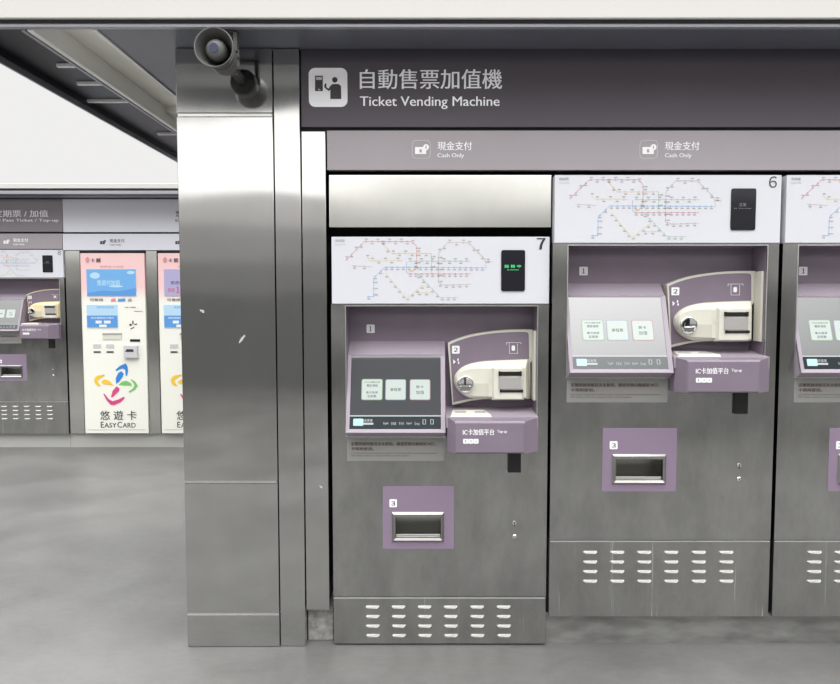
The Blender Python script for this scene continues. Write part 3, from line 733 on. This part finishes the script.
# ------------------------------------------------------------------ horn loudspeaker
YH = 2.605; c_ = P(213.5, 46.8, YH); cx, cz = c_.x, c_.z; R_ = .0745
O = Vector((cx, YH+.2, cz))
hs = thing('horn_loudspeaker', O, 'grey round horn loudspeaker fixed at the top of the steel pillar', 'loudspeaker')
m = MB(); prof = [(R_*.97, YH+.002), (R_, YH), (R_*1.02, YH+.006), (R_*.96, YH+.02), (R_*.86, YH+.045), (R_*.76, YH+.07), (R_*.70, YH+.09), (R_*.5, YH+.097)]
inner = [(R_*.5, YH+.095), (R_*.60, YH+.075), (R_*.72, YH+.05), (R_*.86, YH+.02), (R_*.95, YH+.004), (R_*.97, YH+.002)]
m.lathe_y((cx, cz), inner+prof, 48, False); m.build('horn', HORN, hs, O)
m = MB(); m.lathe_y((cx, cz), [(.002, YH+.012), (R_*.36, YH+.014), (R_*.50, YH+.022), (R_*.54, YH+.04), (R_*.52, YH+.08)], 40); dc = m.build('centre_cone', HORN, hs, O)
m = MB(); m.cyl((cx-.004, cz+.002), .018, YH+.0105, YH+.0135, 24); m.build('badge', HORNB, dc, O)
m = MB(); m.lathe_y((cx, cz), [(R_*.72, YH+.092), (R_*.78, YH+.10), (R_*.78, YH+.15), (R_*.70, YH+.165), (.002, YH+.167)], 32); m.build('driver', HORN, hs, O)
m = MB(); m.box((cx+.045, YH+.10, cz+.02), (cx+.062, YH+.13, ZS), .003); m.box((cx-.062, YH+.10, cz+.02), (cx-.045, YH+.13, ZS), .003); m.box((cx-.062, YH+.10, ZS-.006), (cx+.062, YH+.13, ZS-.001))
m.box((cx+.040, YH+.108, cz+.0), (cx+.066, YH+.122, cz+.03), .003); m.build('bracket', HORN, hs, O)
m = MB(); m.box((cx-.015, YH+.16, cz-.015), (cx+.015, YPIL, cz+.015), .002); m.build('mounting_arm', HORN, hs, O)

# ------------------------------------------------------------------ the kiosk row in the background
YB = 6.965
zb_ = lambda y, Y=YB: P(428, y, Y).z
ZSB = zb_(198, YB)
XLB, XRB = -6.2, -1.2
m = MB(); m.box((XLB, YB+.30, 0), (XRB, YB+2.6, ZSB)); m.box((XLB, YB+.06, zb_(250)), (XRB, YB+.32, ZSB)); struct(m.build('wall_background', BLACK))
struct(MB().box((XLB, YB+.04, 0), (P(68.5,440,YB).x, YB+.30, zb_(434.2))).build('baseboard_background', PLINL))
struct(MB().box((P(68.9,440,YB).x, YB+.038, 0), (XRB, YB+.30, zb_(434.2))).build('trim_2', PLINL))
struct(MB().box((XLB, YB+.015, .3), (-5.02, YB+.29, zb_(251))).build('trim_7', STEEL_F))
# canopy of that row
O = Vector((-3.5, YB-.62, ZSB))
t = thing('kiosk_canopy', O, 'thin white-edged canopy over the background kiosk row at the left', 'canopy')
ye = YB-.26
MB().box((XLB-.3, ye, P(0,188.4,ye).z), (XRB, ye+.05, P(0,188.4,ye).z+.05), .004).build('fascia', FASC, t, O)
MB().box((XLB-.3, ye+.006, P(0,190.6,ye).z), (XRB, ye+.05, P(0,188.5,ye).z)).build('shadow_gap', BLACK, t, O)
MB().box((XLB-.3, ye+.002, min(ZSB, P(0,193.4,ye).z)), (XRB, ye+.05, P(0,190.7,ye).z), .002).build('edge_trim', TRIMG, t, O)
MB().box((XLB-.3, ye+.06, ZSB), (XRB, ye+.10, ZSB+.03)).build('shadow_rail', BLACK, t, O)
MB().box((XLB-.3, ye+.05, ZSB+.031), (XRB, YB+2.6, ZSB+.05)).build('roof_deck', SOFF, t, O)
MB().box((XLB-.3, ye+.101, ZSB+.001), (XRB, YB+.3, ZSB+.03)).build('soffit_panel', TRIMG, t, O)
# header signs
def bsign(name, label, x0, x1, y0, y1, mt_, Y=YB+.005):
    O = P((x0+x1)/2, y1, Y); t = thing(name, O, label, 'sign')
    m = MB(); m.box((P(x0,(y0+y1)/2,Y).x, Y, P(0,y1,Y).z), (P(x1,(y0+y1)/2,Y).x, Y+.03, P(0,y0,Y).z), .001); m.build('sign_panel', mt_, t, O)
    return t, O, Y-.001
WHB = mat('pale_lilac_panel', (.68,.68,.75), .3)
t, O, YT = bsign('header_sign', 'purple-grey header sign lettered Top-up in the background at the left edge', -150, 62.3, 199, 231.8, SIGNB)
m = MB(); px_text(m, '單程票 / 定期票 / 加值', -43, 48, 210, 217, YT, .015); px_text(m, 'Single-Journey Ticket / All Pass Ticket / Top-up', -70, 58.5, 218.8, 222.4, YT, .01)
m.build('sign_lettering', LET, t, O)
t, O, YT = bsign('header_sign', 'pale lilac upper header panel over the two white kiosks in the background', 62.8, 290, 199, 232, WHB)
m = MB(); px_text(m, '悠遊卡加值機', 175.5, 225, 210.5, 217, YT, .01); px_text(m, 'EasyCard Top-up Machine', 175.5, 240, 219.2, 222.6, YT); m.build('sign_lettering', INK, t, O)
t, O, YT = bsign('payment_band', 'narrow purple-grey cash only band over the background ticket machine', -150, 62.3, 233.6, 248.9, BANDP)
cash_notice(2.2, t, O, YT, LET, .43, 241.5)
t, O, YT = bsign('payment_band', 'narrow pale lilac cash only band right above the two white kiosks', 62.8, 290, 233.8, 250.2, WHB)
cash_notice(98.7, t, O, YT, INK, .43, 242); cash_notice(174, t, O, YT, INK, .43, 242)
# background ticket machine
mb = make_machine('distant ticket machine in the background row at the left edge of the photo', number='8', bold=-.01, yellowish=True)
sB = P(0, 434, YB).z
mb.location = (P(63.9, 262, YB).x-MX0-WID, YB, sB)
# steel panels between the machines
O = P(72, 434, YB)
o = MB().box((P(66.4,340,YB).x+.006, YB+.012, O.z+.002), (P(81.5,340,YB).x, YB+.05, zb_(250.6)), .002).build('steel_panel', STEEL_F, None, O); o.location = O
tag(o, 'narrow steel panel between the distant ticket machine and the first white kiosk', 'panel')
O = P(152, 434, YB)
o = MB().box((P(147,340,YB).x+.004, YB+.012, O.z+.002), (P(158.3,340,YB).x, YB+.05, zb_(250.6)), .002).build('steel_panel', STEEL_F, None, O); o.location = O
tag(o, 'narrow steel panel between the two white kiosks in the background', 'panel')

def white_kiosk(label, dx, lilac):
    """authored on the left kiosk of the two, 81..147 x 253..433"""
    OK = P(115, 433.6, YB); ox = P(115+dx, 433.6, YB).x-OK.x
    t = thing('top_up_kiosk', (OK.x+ox, YB, OK.z), label, 'kiosk', 'white card top-up kiosks')
    def k(px, py, Y=YB): return P(px, py, Y)-OK
    x0 = k(83.1, 342).x; x1 = k(146.6, 342).x
    xc = (x0+x1)/2
    def KX(px): return x0+(px-82.5)/(146.6-82.5)*(x1-x0)
    def KZ(py): return k(115, py).z
    m = MB(); m.box((x0, -.008, .004), (x1, .24, KZ(253.3)), .003); face = m.build('cabinet', WRAP, t)
    m = MB(); m.box((x0, -.004, KZ(253)), (x1, .2, KZ(251.2))); m.build('top_gap', BLACK, t)
    y = -.010
    def R(name, mt_, xa, xb, ya, yb, t_=.004, par=t, yy=y, r=0):
        m = MB(); m.box((KX(xa), yy-t_, KZ(yb)), (KX(xb), yy+.002, KZ(ya)), r); return m.build(name, mt_, par)
    def Tx(name, mt_, s, xa, xb, ya, yb, par=t, yy=y, bold=.01):
        m = MB(); m.text(s, KX(xa), KX(xb), KZ(yb), KZ(ya), yy-.0008, bold); return m.build(name, mt_, par)
    def blob(m, pts, yy): m.prism([(KX(x), KZ(v)) for x, v in pts][::-1], yy-.0008, yy)
    # printed title row
    m = MB(); 
    blob(m, [(87.5,259),(90,256.8),(92,259),(91,262.5),(88.5,263)], y); m.build('printed_emblem', M_RED, t)
    m = MB(); m.text('卡', KX(93), KX(97), KZ(262.5), KZ(258.5), y-.001, .02); m.text('加值', KX(98.5), KX(103), KZ(262.5), KZ(258), y-.001, .02); m.build('title_lettering', INKB, t)
    Tx('subtitle_lettering', M_RED, '感應靠卡加值', 102, 126, 265.8, 267.6, bold=.01)
    # advertising screen
    sc = R('upper_screen', LILAC if lilac else SKYB, 88.5, 137.8, 269.3, 296, .004, r=.001)
    yy = y-.005
    if not lilac:
        Tx('screen_lettering', PALEB, '悠遊付加值', 99, 122, 280, 285.6, sc, yy, .02)
        m = MB(); 
        for (ax, az, rx, rz) in ((97, 275.6, 5, 3.2), (133, 272.6, 4, 1.6), (118, 286.4, 7, 1.0)):
            m.prism([(KX(ax+rx*math.cos(2*PI*i/18)), KZ(az+rz*math.sin(2*PI*i/18))) for i in range(18)], yy-.0006, yy)
        m.build('screen_cloud', PALEB, sc)
        m = MB(); m.prism([(KX(x), KZ(v)) for x, v in ((89,293),(105,290.5),(120,291.5),(137.5,288),(137.5,295.6),(89,295.6))][::-1], yy-.0006, yy); m.build('screen_wave', DEEPB, sc)
    else:
        Tx('screen_lettering', INK, '悠遊付', 95, 108, 281, 284.5, sc, yy, .01); Tx('screen_numeral', REDL, '1', 101, 103.4, 286.5, 293, sc, yy, .04); Tx('screen_caption', REDL, '加值', 92, 99, 288, 292, sc, yy, .01)
    m = MB(); m.text('可使用', KX(91), KX(104), KZ(301.3), KZ(298.3), y-.001, .02); m.build('card_caption', INK, t)
    for xa, xb, mt_ in ((112,117.5,M_RED), (119,127,DEEPB), (129,133.5,GREYP)):
        m = MB(); blob(m, [(xa,301.8),(xa+.6,298.8),(xb-.8,298.3),(xb,301.5)], y); m.build('card_emblem', mt_, t)
    # payment screen
    sc = R('lower_screen', PALEB, 87.6, 118.8, 304.7, 327.6, .004, r=.001)
    R('screen_block', DEEPB, 87.8, 118.6, 315.5, 327.4, .0010, sc, yy); 
    Tx('screen_caption', DEEPB, '請選擇加值金額', 98, 115, 306.2, 308.4, sc, yy); Tx('screen_caption', WLIT, '請依螢幕指示操作', 92, 115, 317, 318.8, sc, yy-.001)
    for xa, xb, ya, yb in ((96.5,102.5,320.6,323.4), (105,111.5,320.6,323.4), (100,107.5,324.6,327)):
        R('screen_key', WLIT, xa, xb, ya, yb, .0012, sc, yy-.001)
    # instructions, slots, reader
    Tx('instruction_text', INKB, '悠遊卡感應區', 126, 137, 306.6, 308); R('instruction_line', INKB, 135, 143.6, 311, 311.4, .0006)
    m = MB()
    for pts in ([(129.5,325),(131.5,323.4),(133,325),(131.5,326)], [(133,321),(134.2,320.4),(134.4,324),(133.2,324.4)], [(135,324),(138,323.6),(138,324.4),(135.2,325)], [(131,328.6),(134.6,326.6),(135,327.4),(131.6,329.2)]): blob(m, pts, y)
    m.build('tap_emblem', INKB, t)
    R('receipt_window', GREYP, 102.8, 122.4, 333, 335, .002); R('receipt_flap', CREAM, 103, 122, 335.2, 339.5, .003)
    R('contact_plate', BLKP, 130.4, 140.4, 339.2, 341.6, .003)
    for xa in (93, 106): R('slot_label', LETG, xa, xa+8, 344.2, 348, .0015); R('card_gap', BLKP, xa+.4, xa+7.4, 351.2, 352.6, .002)
    rd = R('card_reader', LETG, 124.6, 138.3, 345.2, 357.8, .03, r=.004)
    m = MB(); m.prism([(KX(x), KZ(v)) for x, v in ((126.5,351.6),(128,349),(134.6,349),(135,351.6))][::-1], y-.0315, y-.029); m.build('reader_window', INK, rd)
    # emblem of four arrows
    E = lambda pts: [(80+u/7.6, 350+v/7.6) for u, v in pts]
    em = {
     'blue': (BLUE, [[(268,258),(265,215),(285,175),(310,160),(328,178),(318,205),(290,240)], [(265,150),(300,120),(345,100),(358,125),(362,160),(352,198),(342,192),(340,150),(318,140),(290,150),(270,160)]]),
     'green': (GRN, [[(285,265),(310,240),(345,232),(380,250),(390,275),(365,268),(330,268)], [(375,222),(392,224),(415,240),(432,270),(412,300),(370,322),(360,316),(395,292),(408,270),(398,245)]]),
     'yellow': (YELL, [[(150,240),(180,222),(220,235),(248,270),(210,262),(170,258)], [(98,225),(110,205),(130,192),(175,185),(182,195),(150,208),(124,232),(132,250),(148,272),(138,278),(110,260),(100,240)]]),
     'pink': (PINK, [[(270,275),(292,290),(288,310),(262,335),(235,360),(225,355),(238,310)], [(165,330),(178,335),(205,370),(235,388),(280,375),(325,353),(330,365),(300,395),(250,418),(220,415),(190,380)]])}
    for nm, (mt_, polys) in em.items():
        m = MB()
        for p in polys: blob(m, E(p), y)
        m.build('emblem_arrow', mt_, t)['label'] = nm+' curved arrow of the emblem'
    Tx('chinese_lettering', INK, '悠 遊 卡', 98, 135, 410.5, 419.8, bold=.006)
    m = MB(); zz0, zz1 = KZ(427.4), KZ(421.6); zz2 = KZ(422.6)
    m.text('E', KX(98.5), KX(101.6), zz0, zz1, y-.0008, .008); m.text('ASY', KX(102.2), KX(114.4), zz0, zz2, y-.0008, .006)
    m.text('C', KX(115.4), KX(120), zz0, zz1, y-.0008, .008); m.text('ARD', KX(120.8), KX(133.8), zz0, zz2, y-.0008, .006); m.build('english_lettering', INK, t)
    m = MB(); m.box((KX(85), y-.001, KZ(429.6)), (KX(144), y+.001, KZ(429.2))); m.build('lower_seam', LETG, t)
    return t, KZ(253.3), KZ(297)
t, zt_, zp = white_kiosk('white card top-up kiosk with blue advertising screen, fully visible in the background', 0, False)
white_kiosk('white card top-up kiosk with lilac screen, half hidden behind the steel pillar', 76.3, True)
r = WRAP_RAMP.color_ramp; W0 = (.84,.84,.77,1)
# object Z plus noise, scaled into 0..1 over 0..2.4 m
N, L, b = nodes(WRAP)
mr = N.new('ShaderNodeMapRange'); mr.inputs['From Min'].default_value = zp-.10; mr.inputs['From Max'].default_value = zt_+.06
L.new(ad.outputs[0], mr.inputs['Value']); L.new(mr.outputs[0], WRAP_RAMP.inputs['Fac'])
r.elements[0].position = .18; r.elements[0].color = W0; r.elements[1].position = .42; r.elements[1].color = (.86,.58,.58,1)
